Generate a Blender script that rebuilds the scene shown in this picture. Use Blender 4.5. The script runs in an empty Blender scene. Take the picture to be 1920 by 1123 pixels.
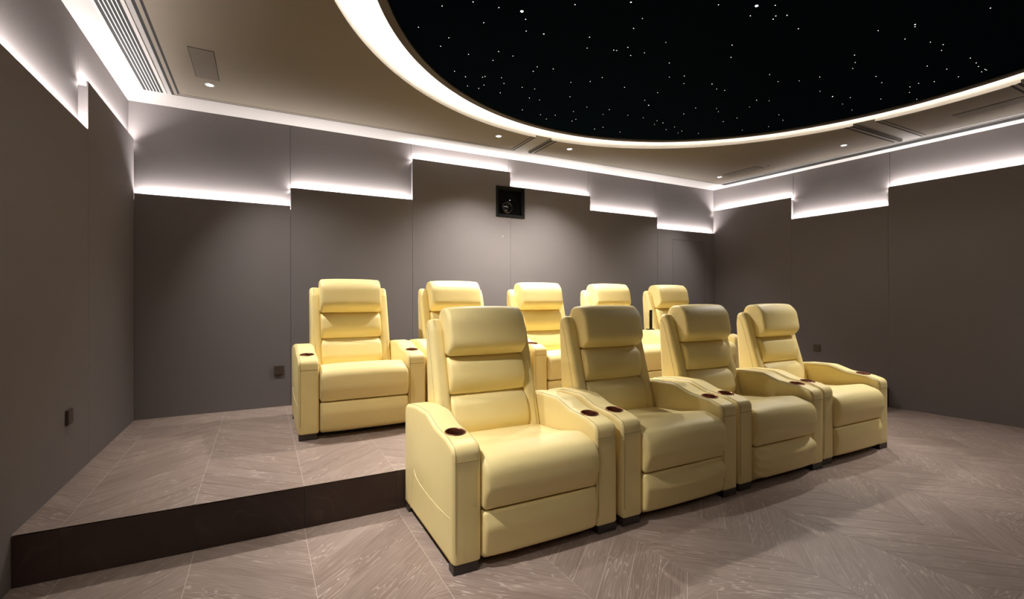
import bpy, bmesh, math, random
from mathutils import Vector, Matrix

# ---------------------------------------------------------------- camera, world, exposure
scene = bpy.context.scene
C = scene.collection
F_PX, YAW, PITCH, ROLL, EYE = 890.431, math.radians(27.7955), math.radians(.0783), math.radians(-.1186), 1.3
_l = Vector((math.cos(YAW), -math.sin(YAW), 0)); _d = Vector((math.sin(YAW), math.cos(YAW), 0)); _z = Vector((0, 0, 1))
FWD = _d*math.cos(PITCH) + _z*math.sin(PITCH)
_u = _z*math.cos(PITCH) - _d*math.sin(PITCH)
RGT = _l*math.cos(ROLL) + _u*math.sin(ROLL)
UPV = _u*math.cos(ROLL) - _l*math.sin(ROLL)
cam_data = bpy.data.cameras.new('camera')
cam_data.sensor_fit = 'HORIZONTAL'; cam_data.sensor_width = 36.0
cam_data.lens = F_PX/1920*36
cam_data.clip_start = .02; cam_data.clip_end = 60
cam = bpy.data.objects.new('camera', cam_data); C.objects.link(cam)
_m = Matrix((RGT, UPV, -FWD)).transposed().to_4x4(); _m.translation = Vector((0, 0, EYE))
cam.matrix_world = _m
scene.camera = cam

def in_view(p, margin=60):
    v = Vector(p) - Vector((0, 0, EYE)); d = v.dot(FWD)
    if d < .3: return None
    x = 960 + F_PX*v.dot(RGT)/d; y = 561.5 - F_PX*v.dot(UPV)/d
    return d if (-margin < x < 1920+margin and -margin < y < 1123+margin) else None

world = bpy.data.worlds.new('world'); scene.world = world; world.use_nodes = True
world.node_tree.nodes['Background'].inputs[0].default_value = (.02, .02, .022, 1)
world.node_tree.nodes['Background'].inputs[1].default_value = .3
vs = scene.view_settings
vs.view_transform = 'Standard'; vs.look = 'None'; vs.gamma = 1; vs.use_curve_mapping = False
vs.exposure = 0.0
scene.cycles.max_bounces = 10; scene.cycles.diffuse_bounces = 6; scene.cycles.glossy_bounces = 3
scene.cycles.transmission_bounces = 3; scene.cycles.caustics_reflective = False; scene.cycles.caustics_refractive = False
scene.cycles.sample_clamp_indirect = 6.0
scene.cycles.use_denoising = True

# brightness of the room's lamps
LED_W = 240.0          # radiance of the wall strips
COVE_W = 85.0         # radiance of the strip around the star ceiling
SPOT_W = 200.0         # one ceiling downlight
LED_COL = (1.0, .94, .91); COVE_COL = (1.0, .95, .87); SPOT_COL = (1.0, .94, .88)

# ---------------------------------------------------------------- measured room (metres)
XL, YB, XR, SL = -1.0043, 5.3008, 6.5147, .08     # left wall face, back wall face, right wall corner and slant
YF = -1.9; ZC = 3.093; ZP = .2394; YP = 2.955; REC = .05
CX, CY, R_OUT, R_DISC, R_STAR = 2.79, 1.735, 2.70, 2.445, 2.385
random.seed(7)

# ---------------------------------------------------------------- materials
def new_mat(name):
    m = bpy.data.materials.new(name); m.use_nodes = True
    nt = m.node_tree; b = nt.nodes['Principled BSDF']
    return m, nt, b
def N(nt, t, **kw):
    n = nt.nodes.new(t)
    for k, v in kw.items(): setattr(n, k, v)
    return n
def plain(name, col, rough=.5, metal=0, spec=.5, bump=None, var=None):
    m, nt, b = new_mat(name)
    b.inputs['Base Color'].default_value = (*col, 1); b.inputs['Roughness'].default_value = rough
    b.inputs['Metallic'].default_value = metal; b.inputs['Specular IOR Level'].default_value = spec
    tc = N(nt, 'ShaderNodeTexCoord')
    if var:
        no = N(nt, 'ShaderNodeTexNoise'); no.inputs['Scale'].default_value = var[0]; no.inputs['Detail'].default_value = 3
        nt.links.new(tc.outputs['Object'], no.inputs['Vector'])
        mx = N(nt, 'ShaderNodeMix', data_type='RGBA')
        mx.inputs[6].default_value = (*[c*(1-var[1]) for c in col], 1); mx.inputs[7].default_value = (*[min(1, c*(1+var[1])) for c in col], 1)
        nt.links.new(no.outputs['Fac'], mx.inputs[0]); nt.links.new(mx.outputs[2], b.inputs['Base Color'])
    if bump:
        no2 = N(nt, 'ShaderNodeTexNoise'); no2.inputs['Scale'].default_value = bump[0]; no2.inputs['Detail'].default_value = 2
        nt.links.new(tc.outputs['Object'], no2.inputs['Vector'])
        bp = N(nt, 'ShaderNodeBump'); bp.inputs['Strength'].default_value = bump[1]; bp.inputs['Distance'].default_value = .002
        nt.links.new(no2.outputs['Fac'], bp.inputs['Height']); nt.links.new(bp.outputs['Normal'], b.inputs['Normal'])
    return m
def emit(name, col, s):
    m, nt, b = new_mat(name)
    b.inputs['Base Color'].default_value = (0, 0, 0, 1)
    b.inputs['Emission Color'].default_value = (*col, 1); b.inputs['Emission Strength'].default_value = s
    return m

def fabric(name, col):
    m, nt, b = new_mat(name)
    b.inputs['Roughness'].default_value = .9; b.inputs['Specular IOR Level'].default_value = .15
    tc = N(nt, 'ShaderNodeTexCoord')
    mp = N(nt, 'ShaderNodeMapping'); mp.inputs['Scale'].default_value = (260, 260, 90)
    no = N(nt, 'ShaderNodeTexNoise'); no.inputs['Scale'].default_value = 1.0; no.inputs['Detail'].default_value = 2
    nt.links.new(tc.outputs['Object'], mp.inputs['Vector']); nt.links.new(mp.outputs['Vector'], no.inputs['Vector'])
    mx = N(nt, 'ShaderNodeMix', data_type='RGBA')
    mx.inputs[6].default_value = (*[c*.86 for c in col], 1); mx.inputs[7].default_value = (*[c*1.14 for c in col], 1)
    nt.links.new(no.outputs['Fac'], mx.inputs[0]); nt.links.new(mx.outputs[2], b.inputs['Base Color'])
    bp = N(nt, 'ShaderNodeBump'); bp.inputs['Strength'].default_value = .15; bp.inputs['Distance'].default_value = .001
    nt.links.new(no.outputs['Fac'], bp.inputs['Height']); nt.links.new(bp.outputs['Normal'], b.inputs['Normal'])
    return m

def oak(name, dark, mid, light, rough=.42):
    m, nt, b = new_mat(name)
    tc = N(nt, 'ShaderNodeTexCoord'); oi = N(nt, 'ShaderNodeObjectInfo')
    # each plank looks at its own stretch of the grain
    off = N(nt, 'ShaderNodeVectorMath', operation='SCALE'); off.inputs[0].default_value = (31.0, 17.0, 9.0)
    nt.links.new(oi.outputs['Random'], off.inputs['Scale'])
    add = N(nt, 'ShaderNodeVectorMath', operation='ADD')
    nt.links.new(tc.outputs['Object'], add.inputs[0]); nt.links.new(off.outputs[0], add.inputs[1])
    mp = N(nt, 'ShaderNodeMapping'); mp.inputs['Scale'].default_value = (1.1, 9.0, 1.0)
    nt.links.new(add.outputs[0], mp.inputs['Vector'])
    warp = N(nt, 'ShaderNodeTexNoise'); warp.inputs['Scale'].default_value = 1.4; warp.inputs['Detail'].default_value = 2.5
    nt.links.new(mp.outputs['Vector'], warp.inputs['Vector'])
    # cathedral rings: bands of the warped height field
    mul = N(nt, 'ShaderNodeMath', operation='MULTIPLY'); mul.inputs[1].default_value = 15.0
    nt.links.new(warp.outputs['Fac'], mul.inputs[0])
    fr = N(nt, 'ShaderNodeMath', operation='PINGPONG'); fr.inputs[1].default_value = .5
    nt.links.new(mul.outputs[0], fr.inputs[0])
    ring = N(nt, 'ShaderNodeMapRange'); ring.inputs['From Min'].default_value = .0; ring.inputs['From Max'].default_value = .12
    ring.inputs['To Min'].default_value = 1; ring.inputs['To Max'].default_value = 0
    nt.links.new(fr.outputs[0], ring.inputs['Value'])
    # long pores
    mp2 = N(nt, 'ShaderNodeMapping'); mp2.inputs['Scale'].default_value = (6.0, 170.0, 6.0)
    nt.links.new(add.outputs[0], mp2.inputs['Vector'])
    por = N(nt, 'ShaderNodeTexNoise'); por.inputs['Scale'].default_value = 1.0; por.inputs['Detail'].default_value = 3
    nt.links.new(mp2.outputs['Vector'], por.inputs['Vector'])
    pr = N(nt, 'ShaderNodeMapRange'); pr.inputs['From Min'].default_value = .42; pr.inputs['From Max'].default_value = .72
    nt.links.new(por.outputs['Fac'], pr.inputs['Value'])
    # patches where the rings show at all
    pat = N(nt, 'ShaderNodeTexNoise'); pat.inputs['Scale'].default_value = 3.0; pat.inputs['Detail'].default_value = 1
    nt.links.new(add.outputs[0], pat.inputs['Vector'])
    pm = N(nt, 'ShaderNodeMapRange'); pm.inputs['From Min'].default_value = .4; pm.inputs['From Max'].default_value = .62
    nt.links.new(pat.outputs['Fac'], pm.inputs['Value'])
    rp = N(nt, 'ShaderNodeMath', operation='MULTIPLY'); nt.links.new(ring.outputs[0], rp.inputs[0]); nt.links.new(pm.outputs[0], rp.inputs[1])
    # tone
    tone = N(nt, 'ShaderNodeMix', data_type='RGBA'); tone.inputs[6].default_value = (*dark, 1); tone.inputs[7].default_value = (*mid, 1)
    tn = N(nt, 'ShaderNodeMath', operation='ADD'); tn.inputs[1].default_value = -.25
    sc = N(nt, 'ShaderNodeMath', operation='MULTIPLY'); sc.inputs[1].default_value = .55
    nt.links.new(oi.outputs['Random'], sc.inputs[0]); nt.links.new(warp.outputs['Fac'], tn.inputs[0])
    su = N(nt, 'ShaderNodeMath', operation='ADD'); nt.links.new(sc.outputs[0], su.inputs[0]); nt.links.new(tn.outputs[0], su.inputs[1])
    nt.links.new(su.outputs[0], tone.inputs[0])
    m1 = N(nt, 'ShaderNodeMix', data_type='RGBA'); m1.inputs[7].default_value = (*light, 1)
    f1 = N(nt, 'ShaderNodeMath', operation='MULTIPLY'); f1.inputs[1].default_value = .26
    nt.links.new(pr.outputs[0], f1.inputs[0]); nt.links.new(f1.outputs[0], m1.inputs[0]); nt.links.new(tone.outputs[2], m1.inputs[6])
    m2 = N(nt, 'ShaderNodeMix', data_type='RGBA'); m2.inputs[7].default_value = (*light, 1)
    f2 = N(nt, 'ShaderNodeMath', operation='MULTIPLY'); f2.inputs[1].default_value = .75
    nt.links.new(rp.outputs[0], f2.inputs[0]); nt.links.new(f2.outputs[0], m2.inputs[0]); nt.links.new(m1.outputs[2], m2.inputs[6])
    nt.links.new(m2.outputs[2], b.inputs['Base Color'])
    b.inputs['Roughness'].default_value = rough; b.inputs['Specular IOR Level'].default_value = .35
    bp = N(nt, 'ShaderNodeBump'); bp.inputs['Strength'].default_value = .12; bp.inputs['Distance'].default_value = .001
    nt.links.new(pr.outputs[0], bp.inputs['Height']); nt.links.new(bp.outputs['Normal'], b.inputs['Normal'])
    return m

LEATHER_A = (.79, .65, .29); LEATHER_B = (.83, .695, .335)
def leather_mat():
    m, nt, b = new_mat('cream_leather')
    tc = N(nt, 'ShaderNodeTexCoord')
    no = N(nt, 'ShaderNodeTexNoise'); no.inputs['Scale'].default_value = 5; no.inputs['Detail'].default_value = 3
    nt.links.new(tc.outputs['Object'], no.inputs['Vector'])
    mx = N(nt, 'ShaderNodeMix', data_type='RGBA')
    mx.inputs[6].default_value = (*LEATHER_A, 1); mx.inputs[7].default_value = (*LEATHER_B, 1)
    nt.links.new(no.outputs['Fac'], mx.inputs[0]); nt.links.new(mx.outputs[2], b.inputs['Base Color'])
    vo = N(nt, 'ShaderNodeTexVoronoi'); vo.inputs['Scale'].default_value = 420
    nt.links.new(tc.outputs['Object'], vo.inputs['Vector'])
    wr = N(nt, 'ShaderNodeTexNoise'); wr.inputs['Scale'].default_value = 14; wr.inputs['Detail'].default_value = 2
    nt.links.new(tc.outputs['Object'], wr.inputs['Vector'])
    b1 = N(nt, 'ShaderNodeBump'); b1.inputs['Strength'].default_value = .08; b1.inputs['Distance'].default_value = .0006
    b2 = N(nt, 'ShaderNodeBump'); b2.inputs['Strength'].default_value = .12; b2.inputs['Distance'].default_value = .01
    nt.links.new(vo.outputs['Distance'], b1.inputs['Height']); nt.links.new(wr.outputs['Fac'], b2.inputs['Height'])
    nt.links.new(b2.outputs['Normal'], b1.inputs['Normal']); nt.links.new(b1.outputs['Normal'], b.inputs['Normal'])
    b.inputs['Roughness'].default_value = .48; b.inputs['Specular IOR Level'].default_value = .35
    return m

M = dict(
    leather=leather_mat(),
    stitch=plain('leather_piping', (.33, .25, .10), .7),
    pocket=plain('pocket_piping', (.86, .72, .38), .5),
    foot=plain('foot_wood', (.035, .027, .022), .45, var=(20, .3)),
    black=plain('black_steel', (.006, .006, .006), .6),
    copper=plain('cup_copper', (.30, .13, .075), .28, metal=.85),
    cup=plain('cup_inside', (.055, .022, .015), .4, metal=.3),
    wall=fabric('wall_fabric', (.156, .141, .140)),
    wall_core=plain('wall_core', (.03, .027, .025), .9),
    door=fabric('door_fabric', (.146, .131, .130)),
    white=plain('ceiling_paint', (.25, .237, .228), .85, bump=(90, .04)),
    tray=plain('ceiling_tray', (.165, .138, .104), .75, bump=(70, .06), var=(3, .04)),
    tray_edge=plain('ceiling_moulding', (.16, .135, .105), .6),
    cove=plain('cove_paint', (.9, .88, .84), .8),
    grille=plain('speaker_grille', (.12, .10, .08), .8, bump=(400, .5)),
    star_dark=plain('star_fabric', (.0025, .005, .0095), 1, spec=.0),
    rim=plain('star_rim', (.06, .045, .032), .7),
    star=emit('star_glow', (1, .97, .9), 3.5),
    star_big=emit('star_glow_bright', (1, .98, .94), 16),
    led=emit('led_glow', LED_COL, LED_W),
    cove_led=emit('cove_led_glow', COVE_COL, COVE_W),
    lens=emit('downlight_glow', (1, .96, .92), 7),
    ring=plain('downlight_ring', (.45, .42, .39), .4, metal=.4),
    slat=plain('vent_slat', (.62, .585, .56), .6),
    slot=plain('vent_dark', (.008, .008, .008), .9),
    base=plain('joint_filler', (.62, .54, .47), .8),
    oak=oak('smoked_oak', (.212, .155, .129), (.285, .220, .190), (.60, .50, .44)),
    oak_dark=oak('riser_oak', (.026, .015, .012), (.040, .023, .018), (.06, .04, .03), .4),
    plate=plain('socket_plate', (.085, .062, .048), .38, metal=.35),
    hole=plain('socket_hole', (.01, .008, .007), .6),
    pblack=plain('projector_black', (.002, .002, .002), .9, spec=.1),
    glass=plain('lens_glass', (.006, .006, .008), .06, spec=.9),
    plastic=plain('black_plastic', (.006, .006, .007), .3),
    dot=plain('sensor_white', (.8, .8, .78), .5),
    keys=plain('grey_key', (.10, .10, .10), .5),
)

# ---------------------------------------------------------------- object helpers
def link(name, mesh, parent=None, loc=None, mats=()):
    o = bpy.data.objects.new(name, mesh); C.objects.link(o)
    if parent: o.parent = parent
    if loc is not None: o.location = loc
    for m in mats: mesh.materials.append(m)
    return o
def bm_obj(name, bm, mat, parent=None, loc=None, smooth=False, angle=35):
    me = bpy.data.meshes.new(name); bmesh.ops.recalc_face_normals(bm, faces=bm.faces); bm.to_mesh(me); bm.free()
    if smooth:
        me.polygons.foreach_set('use_smooth', [True]*len(me.polygons)); me.set_sharp_from_angle(angle=math.radians(angle))
    me.materials.append(mat)
    return link(name, me, parent, loc)
def thing(name, label, cat, loc=(0, 0, 0), rz=0, group=None):
    o = bpy.data.objects.new(name, None); C.objects.link(o); o.empty_display_size = .1
    o.location = loc; o.rotation_euler = (0, 0, rz); tag(o, label, cat, group); return o
def tag(o, label=None, cat=None, group=None, kind=None):
    if label: o['label'] = label
    if cat: o['category'] = cat
    if group: o['group'] = group
    if kind: o['kind'] = kind
    return o
def structure(name, bm, mat, **k):
    o = bm_obj(name, bm, mat, **k); o['kind'] = 'structure'; return o

def box(bm, x0, x1, y0, y1, z0, z1, bevel=0):
    vs_ = [bm.verts.new((x, y, z)) for z in (z0, z1) for (x, y) in ((x0, y0), (x1, y0), (x1, y1), (x0, y1))]
    fs = [(0, 3, 2, 1), (4, 5, 6, 7), (0, 1, 5, 4), (1, 2, 6, 5), (2, 3, 7, 6), (3, 0, 4, 7)]
    faces = [bm.faces.new([vs_[i] for i in f]) for f in fs]
    if bevel:
        es = list({e for f in faces for e in f.edges})
        bmesh.ops.bevel(bm, geom=es, offset=bevel, segments=2, affect='EDGES', profile=.6)
def prism(bm, pts, h0, h1, plane='xy', tri=True):
    """an outline extruded: plane 'xy' along z, 'xz' along y"""
    mk = (lambda a, b, h: (a, b, h)) if plane == 'xy' else (lambda a, b, h: (a, h, b))
    lo = [bm.verts.new(mk(a, b, h0)) for a, b in pts]; hi = [bm.verts.new(mk(a, b, h1)) for a, b in pts]
    f = [bm.faces.new(lo), bm.faces.new(hi)]
    for i in range(len(pts)):
        j = (i+1) % len(pts); bm.faces.new((lo[i], lo[j], hi[j], hi[i]))
    for q in f: q.normal_update()
    if tri and len(pts) > 4: bmesh.ops.triangulate(bm, faces=f, ngon_method='EAR_CLIP')
def cyl(bm, c, r, h, axis='z', n=24, r2=None):
    r2 = r if r2 is None else r2
    def P(a, rr, t):
        u, v = rr*math.cos(a), rr*math.sin(a)
        return {'z': (c[0]+u, c[1]+v, c[2]+t), 'y': (c[0]+u, c[1]+t, c[2]+v), 'x': (c[0]+t, c[1]+u, c[2]+v)}[axis]
    A = [bm.verts.new(P(2*math.pi*i/n, r, 0)) for i in range(n)]; B = [bm.verts.new(P(2*math.pi*i/n, r2, h)) for i in range(n)]
    bm.faces.new(A); bm.faces.new(B)
    for i in range(n): bm.faces.new((A[i], A[(i+1) % n], B[(i+1) % n], B[i]))
def lathe(bm, prof, c, n=28, axis='z', close=False):
    rings = []
    for r, t in prof:
        ring = []
        for i in range(n):
            a = 2*math.pi*i/n; u, v = r*math.cos(a), r*math.sin(a)
            ring.append(bm.verts.new({'z': (c[0]+u, c[1]+v, c[2]+t), 'y': (c[0]+u, c[1]+t, c[2]+v)}[axis]))
        rings.append(ring)
    m = len(rings)
    for k in range(m if close else m-1):
        a, b = rings[k], rings[(k+1) % m]
        for i in range(n): bm.faces.new((a[i], a[(i+1) % n], b[(i+1) % n], b[i]))
    return rings
def tube(bm, pts, r, n=6):
    pts = [Vector(p) for p in pts]; rings = []
    for i, p in enumerate(pts):
        t = (pts[min(i+1, len(pts)-1)] - pts[max(i-1, 0)]).normalized()
        a = t.orthogonal().normalized() if i == 0 else (rings_a - t*rings_a.dot(t)).normalized()
        rings_a = a; b = t.cross(a)
        rings.append([bm.verts.new(p + (a*math.cos(2*math.pi*k/n) + b*math.sin(2*math.pi*k/n))*r) for k in range(n)])
    for a, b in zip(rings, rings[1:]):
        for k in range(n): bm.faces.new((a[k], a[(k+1) % n], b[(k+1) % n], b[k]))
    bm.faces.new(rings[0]); bm.faces.new(rings[-1])

def round_poly(pts, seg=6, step=.05):
    """closed outline from corners (a, b, radius), densified"""
    out = []; n = len(pts)
    for i in range(n):
        p = Vector(pts[i][:2]); r = pts[i][2] if len(pts[i]) > 2 else 0
        a = Vector(pts[i-1][:2]); b = Vector(pts[(i+1) % n][:2])
        u = (a-p); v = (b-p); lu, lv = u.length, v.length; u.normalize(); v.normalize()
        ang = math.acos(max(-1, min(1, u.dot(v))))
        if r <= 0 or abs(math.pi-ang) < .02: out.append(p); continue
        t = min(r/math.tan(ang/2), lu*.49, lv*.49); r2 = t*math.tan(ang/2)
        ctr = p + (u+v).normalized()*(r2/math.sin(ang/2))
        s = p+u*t-ctr; e = p+v*t-ctr
        a0 = math.atan2(s.y, s.x); da = (math.atan2(e.y, e.x)-a0+math.pi) % (2*math.pi) - math.pi
        for k in range(seg+1): out.append(ctr + Vector((math.cos(a0+da*k/seg), math.sin(a0+da*k/seg)))*r2)
    res = []
    for i in range(len(out)):
        a, b = out[i], out[(i+1) % len(out)]; L = (b-a).length
        if L < 1e-5: continue
        m = max(1, int(math.ceil(L/step)))
        for k in range(m): res.append(a.lerp(b, k/m))
    return res
def sweep_x(bm, prof, x0, x1, r, bulge=None, mids=6, segs=4, r1=None):
    """a side profile (y, z) swept across x; the two ends roll over with radius r"""
    n = len(prof)
    area = sum(prof[i].x*prof[(i+1) % n].y - prof[(i+1) % n].x*prof[i].y for i in range(n))
    s = 1 if area > 0 else -1
    nor = []
    for i in range(n):
        a, b = prof[i-1], prof[(i+1) % n]; t = (b-a).normalized(); nor.append(Vector((t.y, -t.x))*s)
    r1 = r if r1 is None else r1
    # ends: rounding goes from the inset flat cap outwards
    st = []
    for k in range(segs+1):
        a = k/segs*math.pi/2; st.append((x0 + r*(1-math.cos(a)), r*(1-math.sin(a))))
    for k in range(1, mids+1): st.append((x0+r+(x1-x0-r-r1)*k/(mids+1), 0))
    for k in range(segs, -1, -1):
        a = k/segs*math.pi/2; st.append((x1 - r1*(1-math.cos(a)), r1*(1-math.sin(a))))
    rings = []
    xm, hw = (x0+x1)/2, (x1-x0)/2
    for x, ins in st:
        ring = []
        for p, nn in zip(prof, nor):
            d = -ins + (bulge((x-xm)/hw, p.x, p.y, nn) if bulge else 0)
            ring.append(bm.verts.new((x, p.x+nn.x*d, p.y+nn.y*d)))
        rings.append(ring)
    for a, b in zip(rings, rings[1:]):
        for i in range(n): bm.faces.new((a[i], a[(i+1) % n], b[(i+1) % n], b[i]))
    f = [bm.faces.new(rings[0]), bm.faces.new(rings[-1])]
    for q in f: q.normal_update()
    bmesh.ops.triangulate(bm, faces=f, ngon_method='EAR_CLIP')
    return rings

# ---------------------------------------------------------------- walls
def xr_at(y): return XR + SL*(YB-y)
def wall(name, origin, rz, x_from, x_to, seams, tops, outlines=None):
    """seams: panel limits along the wall, tops: height of the thick lower panel of each"""
    bm = bmesh.new(); box(bm, x_from, x_to, REC+.012, REC+.16, -.02, 3.2)
    w = structure(name, bm, M['wall_core']); w.location = origin; w.rotation_euler = (0, 0, rz)
    for i, top in enumerate(tops):
        a, b = seams[i]+.0014, seams[i+1]-.0014
        bm = bmesh.new(); box(bm, a+.0003 if i else seams[i]-REC*.98, (b-.0003) if i < len(tops)-1 else seams[i+1]+REC*.98, REC, REC+.012, 1.95, ZC)
        bm_obj('upper_panel', bm, M['wall'], w)
        bm = bmesh.new()
        if outlines and i in outlines:
            prism(bm, outlines[i](a, b, top-.032), 0, REC, 'xz')
        else:
            box(bm, a, b, 0, REC, 0, top-.032)
        box(bm, a, b, 0, .010, top-.032, top)
        bm_obj('wall_panel', bm, M['wall'], w)
        bm = bmesh.new(); n = 12; y0, y1, z0, z1 = .0105, .032, top-.012, top-.012
        for k in range(n):
            xa, xb = a+.004+(b-a-.008)*k/n, a+.004+(b-a-.008)*(k+1)/n
            v = [bm.verts.new(p) for p in ((xa, y0, z0), (xb, y0, z0), (xb, y1, z1), (xa, y1, z1))]; bm.faces.new(v)
        bmesh.ops.remove_doubles(bm, verts=bm.verts, dist=1e-5)
        bm_obj('led_strip', bm, M['led'], w)
    return w

# projector niche (part of it in two panels) and the flush door are cut out of the back wall panels
NX0, NX1, NZ0, NZ1 = 2.578, 2.970, 2.347, 2.717
DX0, DX1, DZ1 = 5.573, 6.30, 2.232
def notch_left(a, b, t): return [(a, 0), (b, 0), (b, NZ0), (NX0, NZ0), (NX0, NZ1), (b, NZ1), (b, t), (a, t)]
def notch_right(a, b, t): return [(a, 0), (b, 0), (b, t), (NX1, t), (NX1, NZ0), (a, NZ0)]
def doorway(a, b, t): return [(a, 0), (DX0, 0), (DX0, DZ1), (DX1, DZ1), (DX1, 0), (b, 0), (b, t), (a, t)]
back_seams = [XL, .26, 1.5174, 2.7736, 4.0217, 5.2685, XR]
wall_back = wall('wall_back', (0, YB, 0), 0, XL-.2, XR+.2, back_seams, [2.2597, 2.4451, 2.9136, 2.7352, 2.5417, 2.3754],
                 {2: notch_left, 3: notch_right, 5: doorway})
wall_left = wall('wall_left', (XL, 0, 0), math.pi/2, YF-.2, YB+.2, [YF, -.97, .28, 1.535, 2.79, 4.0427, YB],
                 [2.55, 2.25, 2.62, 2.30, 2.4219, 2.7399])
ANG_R = -math.pi/2 + math.atan(SL)
LR = (YB-YF)*math.hypot(1, SL)
wall_right = wall('wall_right', (XR, YB, 0), ANG_R, -.2, LR+.2, [0, 1.220, 2.352, 3.60, 4.85, 6.10, LR],
                  [2.7429, 2.4352, 2.6594, 2.33, 2.55, 2.7])
bm = bmesh.new(); box(bm, XL-.2, 7.4, YF-.15, YF, -.02, 3.2)
structure('wall_front', bm, M['wall'])
# flush door leaf with its own thin joint
bm = bmesh.new(); box(bm, DX0+.004, DX1-.004, YB+.0015, YB+.045, ZP+.004, DZ1-.004)
door = structure('door_1', bm, M['door'])

# ---------------------------------------------------------------- floors: chevron oak
TAN, SW, PITCH_P, SX0 = .9, .5265, .168, -.838
def clip(poly, edges):
    for (ax, ay), (bx, by) in edges:
        out = []
        side = lambda p: (bx-ax)*(p[1]-ay) - (by-ay)*(p[0]-ax)
        for i in range(len(poly)):
            p, q = poly[i-1], poly[i]; sp, sq = side(p), side(q)
            if (sp >= 0) != (sq >= 0):
                t = sp/(sp-sq); out.append((p[0]+(q[0]-p[0])*t, p[1]+(q[1]-p[1])*t))
            if sq >= 0: out.append(q)
        poly = out
        if len(poly) < 3: return []
    return poly
full_mesh = {}
def plank_floor(name, region, ztop, mat, core, keep):
    n = len(region); edges = [(region[i], region[(i+1) % n]) for i in range(n)]
    xs = [p[0] for p in region]; ys = [p[1] for p in region]
    planks = []
    k0 = math.floor((min(xs)-SX0)/SW); k1 = math.ceil((max(xs)-SX0)/SW)
    for k in range(k0, k1):
        up = (k % 2 == 0); sgn = 1 if up else -1
        xa = SX0+k*SW; ph = 1.785-.474 if k % 2 == 0 else 1.785     # joint height on the left seam
        dy = sgn*TAN*SW
        for m in range(-40, 50):
            y = ph + m*PITCH_P
            if max(y, y+dy)+PITCH_P < min(ys) or min(y, y+dy) > max(ys): continue
            g = .0011; gy = .0014
            para = [(xa+g, y+gy), (xa+SW-g, y+dy+gy), (xa+SW-g, y+dy+PITCH_P-gy), (xa+g, y+PITCH_P-gy)]
            c = clip(para, edges)
            if len(c) < 3: continue
            ar = abs(sum(c[i-1][0]*c[i][1]-c[i][0]*c[i-1][1] for i in range(len(c))))/2
            if ar < .0006: continue
            ctr = (xa+SW/2, y+dy/2+PITCH_P/2)
            full = ar > .999*(SW-2*g)*(PITCH_P-2*gy)
            gx = sum(p[0] for p in c)/len(c); gy_ = sum(p[1] for p in c)/len(c)
            d = in_view((gx, gy_, ztop))
            planks.append((d if d else 99, ctr, sgn, c, full))
    planks.sort(key=lambda p: p[0])
    rest = bmesh.new(); nr = 0
    for i, (d, ctr, sgn, c, full) in enumerate(planks):
        ang = sgn*math.atan(TAN); ca, sa = math.cos(-ang), math.sin(-ang)
        loc = [((x-ctr[0])*ca-(y-ctr[1])*sa, (x-ctr[0])*sa+(y-ctr[1])*ca) for x, y in c]
        if i < keep and d < 99:
            key = (sgn, mat.name) if full else None
            me = full_mesh.get(key) if key else None
            if me is None:
                bm = bmesh.new(); prism(bm, loc, -.0008, 0); me = bpy.data.meshes.new('plank')
                bmesh.ops.recalc_face_normals(bm, faces=bm.faces); bm.to_mesh(me); bm.free(); me.materials.append(mat)
                if key: full_mesh[key] = me
            o = link('plank', me, core, (ctr[0], ctr[1], ztop)); o.rotation_euler = (0, 0, ang)
        else:
            prism(rest, c, ztop-.0008, ztop); nr += 1
    if nr:
        r = bm_obj('plank_field', rest, mat, core); r['kind'] = 'stuff'
    else: rest.free()

bm = bmesh.new()
prism(bm, [(XL-.05, YF-.05), (xr_at(YF)+.05, YF-.05), (xr_at(YB)+.05, YB+.05), (XL-.05, YB+.05)], -.08, -.0009)
floor = structure('floor', bm, M['base'])
plank_floor('floor', [(XL, YF), (xr_at(YF), YF), (xr_at(YP), YP), (XL, YP)], 0, M['oak'], floor, 300)
bm = bmesh.new()
prism(bm, [(XL+.0005, YP+.012), (xr_at(YP)-.0005, YP+.012), (XR-.0005, YB-.0005), (XL+.0005, YB-.0005)], -.003, ZP-.0009)
platform = structure('raised_platform', bm, M['base'])
plank_floor('raised_platform', [(XL, YP), (xr_at(YP), YP), (XR, YB), (XL, YB)], ZP, M['oak'], platform, 290)
k = 0
x = XL
while x < xr_at(YP)-.01:
    x2 = min(SX0+SW*(math.floor((x+.01-SX0)/SW)+1), xr_at(YP)-.002)
    bm = bmesh.new(); box(bm, x+.0007, x2-.0007, YP+.001, YP+.0118, .0, ZP-.0065)
    bm_obj('riser_board', bm, M['oak_dark'], platform); x = x2

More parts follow.
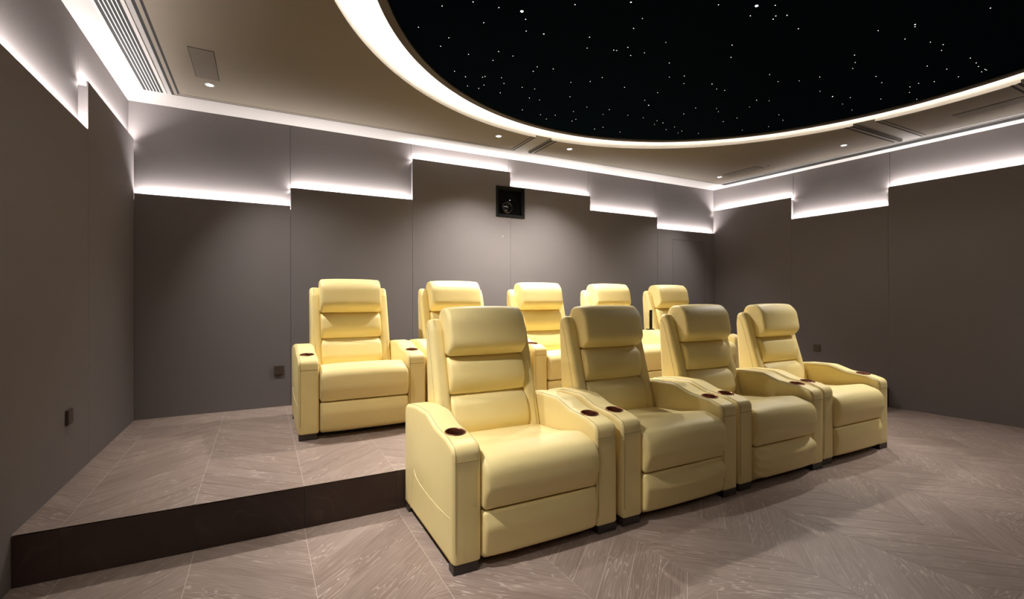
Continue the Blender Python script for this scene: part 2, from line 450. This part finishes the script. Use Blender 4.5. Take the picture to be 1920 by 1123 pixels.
# ---------------------------------------------------------------- ceiling
def arc_cut(poly, R, step=.04):
    """polygon without the disc of radius R round (CX, CY)"""
    pts = []
    for i in range(len(poly)):
        a, b = Vector(poly[i]), Vector(poly[(i+1) % len(poly)]); m = max(1, int((b-a).length/step))
        pts += [a.lerp(b, j/m) for j in range(m)]
    c = Vector((CX, CY)); inside = [(p-c).length < R for p in pts]; n = len(pts)
    s = next(i for i in range(n) if inside[i-1] and not inside[i])
    e = next(i for i in range(n) if not inside[i-1] and inside[i])
    def cross(o, q):
        for _ in range(30):
            m = (o+q)/2
            if (m-c).length < R: q = m
            else: o = m
        return (o+q)/2
    A = cross(pts[s], pts[s-1]); B = cross(pts[e-1], pts[e])
    out = [A]; i = s
    while i != e:
        out.append(pts[i]); i = (i+1) % n
    out.append(B)
    # simplify straight runs
    res = [out[0]]
    for j in range(1, len(out)-1):
        u = (out[j]-res[-1]).normalized(); v = (out[j+1]-out[j]).normalized()
        if abs(u.cross(v)) > 1e-4: res.append(out[j])
    res.append(out[-1])
    a0 = math.atan2(B.y-CY, B.x-CX); a1 = math.atan2(A.y-CY, A.x-CX)
    da = (a1-a0+math.pi) % (2*math.pi) - math.pi; m = max(3, int(abs(da)*R/.05))
    for j in range(1, m): res.append(c+Vector((math.cos(a0+da*j/m), math.sin(a0+da*j/m)))*R)
    return [(p.x, p.y) for p in res]

bm = bmesh.new(); ox0, ox1, oy0, oy1 = XL-.12, 7.35, YF-.1, YB+.12; RH = 2.715
angs = sorted([2*math.pi*i/160 for i in range(160)] + [math.atan2(y-CY, x-CX) % (2*math.pi) for x in (ox0, ox1) for y in (oy0, oy1)])
ring_i, ring_o = [], []
for a in angs:
    dx, dy = math.cos(a), math.sin(a)
    t = min([(ox1-CX)/dx if dx > 1e-6 else 1e9, (ox0-CX)/dx if dx < -1e-6 else 1e9, (oy1-CY)/dy if dy > 1e-6 else 1e9, (oy0-CY)/dy if dy < -1e-6 else 1e9])
    ring_i.append((CX+dx*RH, CY+dy*RH)); ring_o.append((CX+dx*t, CY+dy*t))
vi = [[bm.verts.new((*p, z)) for p in r] for r, z in ((ring_i, ZC), (ring_o, ZC), (ring_o, ZC+.025), (ring_i, ZC+.025))]
for a, b in zip(vi, vi[1:]+vi[:1]):
    for i in range(len(angs)): bm.faces.new((a[i], a[(i+1) % len(angs)], b[(i+1) % len(angs)], b[i]))
ceiling = structure('ceiling', bm, M['white'])

TR0 = lambda y: 6.195 + .066*(4.96-y)
trays = [
    ([(-.68, 2.66), (2.64, 2.66), (2.64, 4.96), (-.68, 4.96)]),
    ([(2.842, 2.66), (TR0(2.66), 2.66), (TR0(4.96), 4.96), (2.842, 4.96)]),
    ([(-.68, 1.49), (1.2, 1.49), (1.2, 2.49), (-.68, 2.49)]),
    ([(4.4, 1.49), (TR0(1.49), 1.49), (TR0(2.49), 2.49), (4.4, 2.49)]),
    ([(-.68, -1.55), (2.64, -1.55), (2.64, 1.32), (-.68, 1.32)]),
    ([(2.842, -1.55), (TR0(-1.55), -1.55), (TR0(1.32), 1.32), (2.842, 1.32)]),
]
def inset(poly, d):
    c = Vector((sum(p[0] for p in poly)/len(poly), sum(p[1] for p in poly)/len(poly))); out = []
    n = len(poly)
    for i in range(n):
        a, p, b = Vector(poly[i-1]), Vector(poly[i]), Vector(poly[(i+1) % n])
        u = (p-a).normalized(); v = (b-p).normalized(); n1 = Vector((-u.y, u.x)); n2 = Vector((-v.y, v.x))
        out.append(tuple(p + (n1+n2)*d/(1+n1.dot(n2))))
    return out
def white_edge(o):
    """the cut edge that faces the round opening carries the cove's white paint"""
    o.data.materials.append(M['cove'])
    for p in o.data.polygons:
        if abs(p.normal.z) < .1 and all(abs(math.hypot(o.data.vertices[v].co.x-CX, o.data.vertices[v].co.y-CY)-R_OUT) < .03 for v in p.vertices): p.material_index = 1
for poly in trays:
    bm = bmesh.new(); prism(bm, arc_cut(inset(poly, .0), R_OUT+.012), ZC-.024, ZC-.0002)
    t = bm_obj('ceiling_tray', bm, M['tray_edge'], ceiling); white_edge(t)
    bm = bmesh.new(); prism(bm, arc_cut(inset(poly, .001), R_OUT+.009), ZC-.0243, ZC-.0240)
    bm_obj('painted_shadow_line', bm, M['slot'], t)  # thin dark sheet, paints the shadow line along the tray edge
    bm = bmesh.new(); prism(bm, arc_cut(inset(poly, .022), R_OUT+.006), ZC-.0268, ZC-.0244)
    white_edge(bm_obj('tray_moulding', bm, M['tray_edge'], t))
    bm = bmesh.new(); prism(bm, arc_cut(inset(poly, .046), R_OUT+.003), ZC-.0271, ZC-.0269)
    bm_obj('painted_shadow_line', bm, M['slot'], t)  # second dark sheet, painted shade between moulding and field
    bm = bmesh.new(); prism(bm, arc_cut(inset(poly, .064), R_OUT), ZC-.0300, ZC-.0272)
    white_edge(bm_obj('tray_field', bm, M['tray'], t))

bm = bmesh.new(); lathe(bm, [(RH-.002, ZC+.0008), (RH-.002, 3.30), (2.2, 3.30), (2.2, 3.33), (RH+.03, 3.33), (RH+.03, ZC+.0255), (RH-.0005, ZC+.0255), (RH-.0005, ZC+.0008)], (CX, CY, 0), 160, close=True)
bm_obj('cove', bm, M['cove'], ceiling, smooth=True)
bm = bmesh.new(); prism(bm, [(ox0, oy0), (ox1, oy0), (ox1, oy1), (ox0, oy1)], 3.34, 3.40)
bm_obj('roof_slab', bm, M['wall_core'], ceiling)

# star ceiling: a round panel hung in the opening, lit strip on its upper edge
star_root = thing('star_ceiling', 'large round black star-lit panel hung inside the glowing ring of the ceiling', 'star ceiling', (CX, CY, 3.05))
bm = bmesh.new()
lathe(bm, [(R_STAR, .0), (R_DISC-.006, .0), (R_DISC, .006), (R_DISC, .022), (2.26, .022), (2.26, .2499), (2.22, .2499), (2.22, .02), (R_STAR, .02)], (0, 0, 0), 180, close=True)
bm_obj('panel_rim', bm, M['rim'], star_root, smooth=True)
bm = bmesh.new(); cyl(bm, (0, 0, .0125), R_STAR-.0005, .007, n=180)
bm_obj('star_panel', bm, M['star_dark'], star_root)
bm = bmesh.new(); n = 120
A = [bm.verts.new((2.30*math.cos(2*math.pi*i/n), 2.30*math.sin(2*math.pi*i/n), .028)) for i in range(n)]
B = [bm.verts.new((2.37*math.cos(2*math.pi*i/n), 2.37*math.sin(2*math.pi*i/n), .028)) for i in range(n)]
for i in range(n): bm.faces.new((A[i], A[(i+1) % n], B[(i+1) % n], B[i]))
bm_obj('cove_strip', bm, M['cove_led'], star_root)
STARS = [
(0.958,2.707,1), (1.107,2.585,1), (1.266,2.564,1), (1.407,2.532,3), (1.656,2.327,1), (1.936,2.155,2), (0.897,2.988,1), (1.25,2.748,1),
(1.468,2.593,1), (1.535,2.705,1), (1.114,3.015,1), (1.1,3.141,1), (1.655,2.68,2), (1.947,2.571,1), (2.017,2.691,1), (2.112,2.246,1), (2.137,2.354,1),
(1.314,3.153,1), (1.488,3.018,1), (1.506,3.149,1), (1.607,3.025,1), (1.844,3.081,1), (1.852,3.156,1), (1.969,3.053,1), (1.315,3.435,1),
(1.424,3.481,1), (1.545,3.424,1), (1.558,3.404,1), (1.683,3.363,1), (1.746,3.444,1), (1.612,3.543,1), (1.501,3.623,1), (1.6,3.62,1), (1.796,3.613,1),
(1.91,3.435,1), (2.018,3.413,1), (2.067,3.588,1), (2.166,3.581,1), (2.216,3.175,1), (2.346,3.089,1), (2.389,2.991,1), (2.663,3.043,1),
(2.366,3.403,1), (2.2,2.625,1), (2.221,2.619,1), (2.262,2.55,1), (2.356,2.626,1), (2.417,2.552,1), (2.449,2.38,1), (2.685,2.576,1), (2.856,2.74,1),
(2.981,2.991,1), (2.994,3.158,1), (3.102,3.223,2), (2.138,3.843,1), (2.346,3.863,1), (2.452,3.928,1), (2.478,3.809,1), (2.629,3.514,1),
(2.58,3.655,1), (2.712,3.802,1), (2.706,3.857,1), (2.869,3.581,1), (2.85,3.467,1), (3.084,3.851,1), (3.038,3.931,1), (3.33,3.879,1), (3.093,3.489,1),
(3.267,3.468,1), (3.443,3.464,1), (3.537,3.478,1), (3.494,3.549,1), (3.706,3.601,1), (3.725,3.506,1), (3.893,3.616,1), (3.883,3.556,1),
(2.417,1.931,1), (2.629,1.832,3), (2.723,1.777,1), (2.686,1.914,1), (2.828,1.842,1), (2.846,1.871,1), (2.883,1.805,1), (3.092,1.861,1),
(2.883,2.194,1), (3.022,2.309,1), (3.785,1.874,1), (3.908,1.931,1), (3.991,1.989,1), (3.578,1.631,1), (3.855,1.6,1), (3.709,1.485,2), (3.738,1.497,1),
(4.056,1.538,1), (4.174,1.512,1), (4.262,1.553,1), (3.906,1.189,1), (4.585,1.505,1), (4.717,1.515,1), (4.804,1.53,1), (4.909,1.526,1),
(4.934,1.526,1), (4.939,1.555,1), (4.453,1.708,1), (4.644,1.661,1), (4.885,1.675,1), (4.819,1.803,1), (4.745,1.877,1), (4.76,1.942,1),
(4.884,1.996,1), (5.11,2.035,1), (4.297,1.975,1), (4.463,2.01,1), (4.82,2.178,1), (3.912,2.187,1), (4.181,2.335,1), (4.387,2.346,2), (4.548,2.287,1),
(4.636,2.394,1), (4.86,2.43,1), (3.522,2.346,1), (3.695,2.389,1), (3.834,2.303,1), (2.945,2.671,1), (3.046,2.767,1), (3.258,2.667,1), (3.45,2.697,1),
(3.369,2.712,1), (3.872,2.701,1), (3.982,2.657,1), (3.95,2.826,1), (4.362,2.814,1), (4.532,2.882,1), (4.569,3.056,1), (4.421,3.247,1),
(4.082,3.054,1), (3.788,3.031,1), (3.709,2.988,1), (4.042,3.178,1), (3.528,3.068,1), (3.543,3.221,1), (4.094,3.524,1)
]
star_me = {}
for sz, rad, mt in ((1, .0027, 'star'), (2, .0042, 'star'), (3, .0085, 'star_big')):
    bm = bmesh.new(); cyl(bm, (0, 0, -.0008), rad, .0008, n=10); me = bpy.data.meshes.new('star'); bm.to_mesh(me); bm.free(); me.materials.append(M[mt]); star_me[sz] = me
rs = random.Random(3)
for i in range(110):                                  # the part of the panel above and behind the camera's view
    a, r = rs.uniform(0, 2*math.pi), 2.3*math.sqrt(rs.random())
    x, y = CX+r*math.cos(a), CY+r*math.sin(a)
    if in_view((x, y, 3.06), 10) is None: STARS.append((x, y, 2 if i % 11 == 0 else 1))
for x, y, s in STARS:
    link('star', star_me[s], star_root, (x-CX, y-CY, .0124))

# ---------------------------------------------------------------- recliner chairs
HW, AW = .495, .150          # half width, armrest width
def clamp01(t): return max(0.0, min(1.0, t))
def puff(amount, front=True):
    def f(u, y, z, n):
        w = (1-abs(u)**3.0)
        k = max(0, -n.x*.9 + n.y*.35) if front else max(0, n.y)
        return amount*w*min(1, k*1.2)
    return f
def seat_bulge(u, y, z, n):
    return .014*(1-abs(u)**3)*max(0, min(1, -n.x*.7+n.y*.8))
def foot_bulge(kind):
    def f(u, y, z, n):
        d = .010*(1-abs(u)**4)*max(0, -n.x)
        if n.x < -.3 and kind:
            line = .215 + .03*u
            d -= .020*clamp01((u+.75)/1.3)*math.exp(-((z-line-.025)/.020)**2)
            d += .012*clamp01((u+.9)/1.4)*math.exp(-((z-line+.03)/.030)**2)
            if kind == 2: d += .007*math.sin(z*110+u*9)*clamp01((-u-.55)/.3)
        return d
    return f
ARM_PROF = round_poly([(0, .045, .012), (0, .60, .05), (.10, .628, .1), (.27, .645, .12), (.41, .690, .15), (.62, .685, .2), (.843, .655, .06), (.843, .045, .02)])
WING_PROF = round_poly([(.560, .40, .01), (.655, .74, .3), (.765, 1.11, .08), (.81, 1.182, .03), (.872, 1.175, .05), (.885, 1.08, .1), (.842, .42, .01)])
ARC = lambda pts, lo, hi: [p for p in pts]

def make_recliner():
    root = thing('recliner_chair', 'cream leather recliner', 'chair')
    # armrests with a cup holder sunk into each
    for s in (-1, 1):
        x0, x1 = (-HW, -HW+AW) if s < 0 else (HW-AW, HW)
        bm = bmesh.new(); sweep_x(bm, ARM_PROF, x0, x1, .022, mids=2)
        arm = bm_obj('armrest', bm, M['leather'], root, smooth=True, angle=50)
        cut = bmesh.new(); cyl(cut, (0, 0, -.075), .0485, .12, n=32)
        ctr = ((x0+x1)/2, .160, .634); TILT = .099
        cutter = bm_obj('cutter', cut, M['leather'], None, ctr); cutter.rotation_euler = (TILT, 0, 0)
        md = arm.modifiers.new('cup', 'BOOLEAN'); md.object = cutter; md.operation = 'DIFFERENCE'; md.solver = 'EXACT'
        bpy.context.view_layer.update()
        dg = bpy.context.evaluated_depsgraph_get(); me = bpy.data.meshes.new_from_object(arm.evaluated_get(dg)); arm.modifiers.clear()
        old = arm.data; arm.data = me; bpy.data.meshes.remove(old); bpy.data.objects.remove(cutter)
        me.polygons.foreach_set('use_smooth', [True]*len(me.polygons)); me.set_sharp_from_angle(angle=math.radians(50))
        bm = bmesh.new()
        lathe(bm, [(.0480, -.070), (.0465, -.066), (.0465, .000), (.0480, .0035), (.0520, .0045), (.0545, .002), (.0545, -.001), (.0480, -.002)], (0, 0, 0), 36, close=True)
        cup = bm_obj('cup_holder', bm, M['copper'], arm, ctr, smooth=True, angle=60); cup.rotation_euler = (TILT, 0, 0)
        bm = bmesh.new(); cyl(bm, (0, 0, -.069), .0464, .004, n=32)
        cb = bm_obj('cup_holder_floor', bm, M['cup'], arm, ctr); cb.rotation_euler = (TILT, 0, 0)
        # piping: along the left edge over the top, and across the front
        run = [p for p in ARM_PROF if not (p.y < .06) and not (p.x > .80 and p.y < .5)]
        i0 = min(range(len(run)), key=lambda i: (run[i].x > .01, run[i].y)); run = run[i0:]+run[:i0]
        bm = bmesh.new(); tube(bm, [(x0+.016, p.x-.0002, p.y+.0002) for p in run], .0013, 5)
        tube(bm, [(x0+.012, -.0004, .533), (x1-.012, -.0004, .533)], .0017, 5)
        bm_obj('piping', bm, M['stitch'], arm, smooth=True)
        if s < 0:
            curve = [(.722, .05), (.675, .18), (.636, .306), (.60, .277), (.53, .262), (.44, .254), (.34, .250), (.22, .250), (.12, .254), (.03, .262)]
            bm = bmesh.new(); tube(bm, [(x0+.0003, y, z) for y, z in curve], .0022, 5)
            bm_obj('pocket_edge', bm, M['pocket'], arm, smooth=True)
    # seat and footrest
    bm = bmesh.new()
    sweep_x(bm, round_poly([(.70, .475, .02), (.32, .508, .3), (.11, .556, .14), (-.040, .515, .10), (-.048, .38, .12), (-.012, .283, .018), (.70, .30, .01)], step=.03), -.3415, .3415, .024, seat_bulge, mids=10)
    bm_obj('seat', bm, M['leather'], root, smooth=True, angle=60)
    bm = bmesh.new()
    sweep_x(bm, round_poly([(-.012, .277, .018), (-.034, .20, .1), (-.012, .062, .05), (.02, .044, .02), (.13, .046, .01), (.13, .275, .01)], step=.012), -.340, .340, .02, foot_bulge(0), mids=14)
    bm_obj('footrest', bm, M['leather'], root, smooth=True, angle=60)
    # back: frame, two side wings, headrest and two lumbar cushions
    bm = bmesh.new(); sweep_x(bm, round_poly([(.66, .42, .01), (.77, 1.10, .05), (.80, 1.165, .03), (.86, 1.16, .04), (.822, .42, .01)]), -.30, .30, .01, mids=2)
    bm_obj('backrest_frame', bm, M['leather'], root, smooth=True, angle=50)
    for s in (-1, 1):
        x0, x1 = (-.347, -.258) if s < 0 else (.258, .347)
        bm = bmesh.new(); sweep_x(bm, WING_PROF, x0, x1, .028, mids=2)
        wg = bm_obj('side_wing', bm, M['leather'], root, smooth=True, angle=50)
        xo = -.347 if s < 0 else .347
        bm = bmesh.new()
        tube(bm, [(xo-s*.032, y, z) for y, z in ((.5755, .46), (.627, .64), (.682, .82), (.722, .95), (.765, 1.095), (.783, 1.140), (.806, 1.174))], .0013, 5)
        tube(bm, [(xo-s*.0005, y, z) for y, z in ((.862, 1.128), (.842, 1.122), (.822, 1.098), (.800, 1.03), (.745, .84), (.680, .60))], .0018, 5)
        bm_obj('piping', bm, M['stitch'], wg, smooth=True)
    bm = bmesh.new()
    sweep_x(bm, round_poly([(.690, .950, .020), (.626, 1.01, .08), (.660, 1.19, .12), (.730, 1.256, .07), (.835, 1.246, .06), (.872, 1.17, .04), (.80, .95, .01)], step=.03), -.268, .268, .022, puff(.016), mids=10)
    bm_obj('headrest', bm, M['leather'], root, smooth=True, angle=60)
    for prof in ([(.715, .944, .03), (.664, .905, .08), (.634, .80, .12), (.662, .718, .022), (.76, .71, .01), (.78, .944, .01)],
                 [(.680, .712, .03), (.618, .67, .08), (.580, .55, .12), (.606, .455, .022), (.70, .45, .01), (.73, .712, .01)]):
        bm = bmesh.new(); sweep_x(bm, round_poly(prof, step=.03), -.264, .264, .020, puff(.014), mids=10)
        bm_obj('lumbar_cushion', bm, M['leather'], root, smooth=True, angle=60)
    for x0, x1, y0, y1 in ((-.489, -.362, .006, .07), (.362, .489, .006, .07), (-.489, -.43, .775, .835), (.43, .489, .775, .835)):
        bm = bmesh.new(); box(bm, x0, x1, y0, y1, 0, .0448, .002); bm_obj('leg', bm, M['foot'], root)
    bm = bmesh.new(); box(bm, -.47, .47, .10, .80, .016, .0446); box(bm, -.30, .30, .132, .80, .0446, .28)
    bm_obj('base_frame', bm, M['black'], root)
    return root
def copy_tree(o, parent=None):
    c = o.copy(); C.objects.link(c)
    if parent: c.parent = parent
    for ch in list(o.children): copy_tree(ch, c)
    return c
proto = make_recliner()
crease = {}
for kd in (1, 2):
    bm = bmesh.new()
    sweep_x(bm, round_poly([(-.012, .277, .018), (-.034, .20, .1), (-.012, .062, .05), (.02, .044, .02), (.13, .046, .01), (.13, .275, .01)], step=.012), -.340, .340, .02, foot_bulge(kd), mids=26)
    tmp = bm_obj('footrest_creased', bm, M['leather'], None, smooth=True, angle=60); crease[kd] = tmp.data; bpy.data.objects.remove(tmp)
chairs = [
    (1.285, 2.100, 0, 0, 'cream recliner nearest the camera, at the left end of the front row', 'front row of recliners'),
    (2.315, 2.105, 0, 1, 'cream recliner second from the left in the front row, with a creased footrest', 'front row of recliners'),
    (3.345, 2.125, 0, 2, 'cream recliner third from the left in the front row, footrest puckered at its left edge', 'front row of recliners'),
    (4.370, 2.150, 0, 0, 'cream recliner at the right end of the front row, facing open floor', 'front row of recliners'),
    (.735, 3.900, ZP, 0, 'cream recliner at the left end of the raised back row, seen whole beside the step', 'back row of recliners'),
    (1.765, 3.900, ZP, 0, 'cream recliner second from the left in the raised back row, behind the nearest chair', 'back row of recliners'),
    (2.790, 3.900, ZP, 0, 'cream recliner in the middle of the raised back row, brightly lit below the projector', 'back row of recliners'),
    (3.805, 3.900, ZP, 0, 'cream recliner fourth from the left in the raised back row', 'back row of recliners'),
    (4.820, 3.900, ZP, 0, 'cream recliner at the right end of the raised back row, by the remote stand', 'back row of recliners'),
]
for i, (x, y, z, kd, lab, grp) in enumerate(chairs):
    o = proto if i == 0 else copy_tree(proto)
    o.location = (x, y, z); tag(o, lab, 'chair', grp)
    if kd:
        for ch in o.children:
            if ch.name.startswith('footrest'): ch.data = crease[kd]

# remote handset standing in its dock on the armrest between the two right-hand back chairs
r = thing('remote_control', 'slim black remote handset upright in a dock on a back row armrest', 'remote control', (4.30, 4.44, ZP+.689))
bm = bmesh.new(); box(bm, -.055, .03, -.03, .03, 0, .012, .003); bm_obj('dock', bm, M['plastic'], r)
bm = bmesh.new(); box(bm, -.019, .019, -.008, .008, .010, .245, .003); h = bm_obj('handset', bm, M['plastic'], r)
bm = bmesh.new(); cyl(bm, (0, -.0085, .205), .010, .0012, 'y', 16); bm_obj('round_button', bm, M['keys'], h)
for k in range(3):
    bm = bmesh.new(); box(bm, -.009, .009, -.0092, -.0075, .165-k*.022, .175-k*.022); bm_obj('button', bm, M['keys'], h)

# ---------------------------------------------------------------- wall fittings
def socket(loc, rz, label, holes=True):
    t = thing('wall_socket', label, 'socket', loc, rz, 'brown wall sockets')
    bm = bmesh.new(); box(bm, -.044, .044, -.012, 0, -.044, .044, .002); bm_obj('mounting_frame', bm, M['plate'], t)
    bm = bmesh.new(); box(bm, -.0385, .0385, -.015, -.012, -.0385, .0385, .001); p = bm_obj('face_plate', bm, M['plate'], t)
    if holes:
        for x, z, a in ((-.011, .018, 0), (.011, .018, 0), (0, -.004, 0), (-.011, -.020, .5), (.011, -.020, -.5)):
            bm = bmesh.new(); box(bm, -.0022, .0022, -.0156, -.0149, -.005, .005); h = bm_obj('slot', bm, M['hole'], p, (x, 0, z)); h.rotation_euler = (0, a, 0)
    return t
socket((.152, YB-.0005, .605), 0, 'square brown socket low on the back wall, left of the back row')
socket((XL+.0005, 3.671, .622), math.pi/2, 'square brown switch plate low on the left wall above the platform', False)
socket((xr_at(3.757)-.0005, 3.757, .648), ANG_R, 'square brown socket low on the right wall beyond the last front chair')

pj = thing('projector', 'black projector recessed in a square black frame high on the back wall', 'projector', ((NX0+NX1)/2, YB, (NZ0+NZ1)/2))
hw, hh = (NX1-NX0)/2, (NZ1-NZ0)/2
bm = bmesh.new()
def frame_ring(bm, steps):
    rings = [[bm.verts.new((sx*(hw-i), y, sz*(hh-i))) for sx, sz in ((-1, -1), (1, -1), (1, 1), (-1, 1))] for i, y in steps]
    n = len(rings)
    for k in range(n):
        a, b = rings[k], rings[(k+1) % n]
        for j in range(4): bm.faces.new((a[j], a[(j+1) % 4], b[(j+1) % 4], b[j]))
frame_ring(bm, [(-.006, .0), (-.006, -.010), (.006, -.010), (.032, .006), (.036, .044), (.0015, .044), (.0015, 0)])
bm_obj('niche_frame', bm, plain('frame_black', (.004, .004, .0035), .8, spec=.15), pj)
bm = bmesh.new(); box(bm, -hw+.03, hw-.03, .040, .0485, -hh+.03, hh-.03); bm_obj('back_plate', bm, M['pblack'], pj)
bm = bmesh.new(); lathe(bm, [(.070, .040), (.070, .002), (.064, -.002), (.058, .004), (.056, .03)], (-.04, 0, -.07), 36, 'y'); lb = bm_obj('lens_barrel', bm, M['plastic'], pj, smooth=True)
bm = bmesh.new(); lathe(bm, [(.0001, .004), (.03, .010), (.056, .026), (.056, .030), (.0001, .030)], (-.04, 0, -.07), 36, 'y'); bm_obj('lens', bm, M['glass'], lb, smooth=True)
bm = bmesh.new(); cyl(bm, (.012, .036, .035), .0035, .006, 'y', 12); bm_obj('indicator_light', bm, emit('indicator_glow', (1, 1, 1), 3), pj)

s_ = thing('wall_sensor', 'tiny pale round sensor on the back wall below the projector', 'sensor', (2.665, YB, 2.098))
bm = bmesh.new(); cyl(bm, (0, -.004, 0), .006, .004, 'y', 14); bm_obj('sensor_body', bm, M['dot'], s_)
bm = bmesh.new(); cyl(bm, (0, -.0055, 0), .003, .0015, 'y', 12); bm_obj('sensor_eye', bm, M['hole'], s_)

# ---------------------------------------------------------------- ceiling fittings
ZT = ZC-.0300
def vent(loc, rz, x0, x1, y0, y1, label, slat='slat'):
    t = thing('air_vent', label, 'vent', loc, rz, 'long slotted ceiling vents')
    bm = bmesh.new()
    box(bm, x0, x0+.012, y0, y1, -.007, 0); box(bm, x1-.022, x1, y0, y1, -.007, 0); box(bm, x0+.012, x1-.022, y0, y0+.012, -.007, 0); box(bm, x0+.012, x1-.022, y1-.012, y1, -.007, 0)
    bm_obj('vent_frame', bm, plain('vent_frame', (.32, .30, .29), .6), t)
    bm = bmesh.new(); box(bm, x0+.006, x1-.008, y0+.006, y1-.006, -.0025, -.0003); bm_obj('backing', bm, M['slot'], t)
    n = 5; a, b = x0+.012, x1-.022
    for k in range(n):
        xc = a+(b-a)*(k+1)/(n+1)
        bm = bmesh.new(); box(bm, xc-.0026, xc+.0026, y0+.012, y1-.012, -.0046, -.0026); bm_obj('slat', bm, M[slat], t)
vent((0, 0, ZC), 0, -.893, -.722, -1.5, 5.02, 'long dark slotted vent in the ceiling along the left wall')
vent((XR, YB, ZC), math.atan(SL), -.262, -.100, -6.7, -.26, 'long dark slotted vent in the ceiling along the right wall', 'hole')

def speaker(x0, x1, y0, y1, label, skew=0):
    t = thing('ceiling_speaker', label, 'speaker', ((x0+x1)/2, (y0+y1)/2, ZT), skew, 'flush ceiling speakers')
    w, d = (x1-x0)/2, (y1-y0)/2
    bm = bmesh.new(); box(bm, -w, w, -d, d, -.0012, 0); bm_obj('painted_shadow_line', bm, M['slot'], t)  # dark plate whose margin paints the shadow line round the cover
    bm = bmesh.new(); box(bm, -w+.004, w-.004, -d+.004, d-.004, -.0045, -.0012); bm_obj('speaker_cover', bm, M['grille'], t)
speaker(-.455, -.296, 3.95, 4.46, 'flush rectangular speaker cover in the ceiling near the left wall')
speaker(5.773, 5.938, 4.04, 4.546, 'flush rectangular speaker cover in the ceiling by the far right corner')
speaker(5.855, 6.03, 1.57, 2.056, 'flush rectangular speaker cover in the right ceiling nearest the camera')

def downlight(x, y, label, power=1.0, aim=(0, 0), size=105, blend=1.0):
    t = thing('downlight', label, 'ceiling light', (x, y, ZT), 0, 'small recessed downlights')
    bm = bmesh.new(); lathe(bm, [(.026, -.0005), (.029, -.004), (.036, -.0045), (.038, -.0002)], (0, 0, 0), 28, close=True); bm_obj('trim_ring', bm, M['ring'], t, smooth=True)
    bm = bmesh.new(); cyl(bm, (0, 0, -.0022), .0262, .002, n=24); bm_obj('lamp_lens', bm, M['lens'], t)
    L = bpy.data.lights.new('downlight_beam', 'SPOT'); L.energy = SPOT_W*power; L.color = SPOT_COL; L.spot_size = math.radians(size); L.spot_blend = blend; L.shadow_soft_size = .025
    lo = bpy.data.objects.new('downlight_beam', L); C.objects.link(lo); lo.parent = t; lo.location = (0, 0, -.035)
    v = Vector((aim[0], aim[1], -1)); lo.rotation_euler = v.to_track_quat('-Z', 'Y').to_euler()
DL = [
    (-.374, 4.576, 'small round downlight in the ceiling beside the left speaker cover', 1.15, (.42, -.08), 98),
    (2.255, 4.577, 'small round downlight left of the ceiling divider above the back row', 1.85, (0, -.06), 122),
    (3.181, 4.585, 'small round downlight right of the ceiling divider above the back row', 1.75, (0, -.06), 122),
    (5.820, 4.640, 'small round downlight at the far right corner of the ceiling', .8, (-.3, -.0), 100),
    (5.887, 3.029, 'small round downlight in the right ceiling between speaker cover and divider', .7, (-.6, -.2), 95),
    (-.374, 3.03, 'added unseen downlight over the left edge of the platform, above the frame', .62, (.45, .1), 68),  # unseen lamp added for the seats and platform, position estimated
    (-.374, 1.99, 'added unseen downlight by the left wall, overhead before the step', 1.6, (.52, .13), 46),  # unseen lamp added to light the nearest recliner
    (5.95, 1.99, 'small round downlight added in the right ceiling just beyond the second divider', 1.3, (-.55, .13), 46),  # added lamp mirroring the left one, lights the end front recliner
    (5.95, .45, 'added unseen downlight over the open floor right of the camera', .6, (-.1, .2), 84),  # unseen lamp added to light the right-hand floor
    (-.374, .45, 'added unseen downlight over the floor left of the camera', .55, (.1, .25), 84),  # unseen lamp added to light the left-hand floor
    (2.20, -1.20, 'added unseen downlight behind the camera, left of centre', .05, (0, .8), 90),  # this and the next: weak unseen lamps added for the chair fronts
    (3.30, -1.20, 'added unseen downlight behind the camera, right of centre', .05, (0, .8), 90),
]
for x, y, lab, p, aim, size in DL: downlight(x, y, lab, p, aim, size)
sp = thing('smoke_detector', 'tiny dark round sensor in the ceiling beside the far right speaker cover', 'sensor', (5.90, 3.95, ZT))
bm = bmesh.new(); cyl(bm, (0, 0, -.006), .010, .0058, n=16, r2=.012); bm_obj('sensor_body', bm, M['plate'], sp)
bm = bmesh.new(); cyl(bm, (0, 0, -.0075), .004, .0015, n=12); bm_obj('sensor_eye', bm, M['hole'], sp)
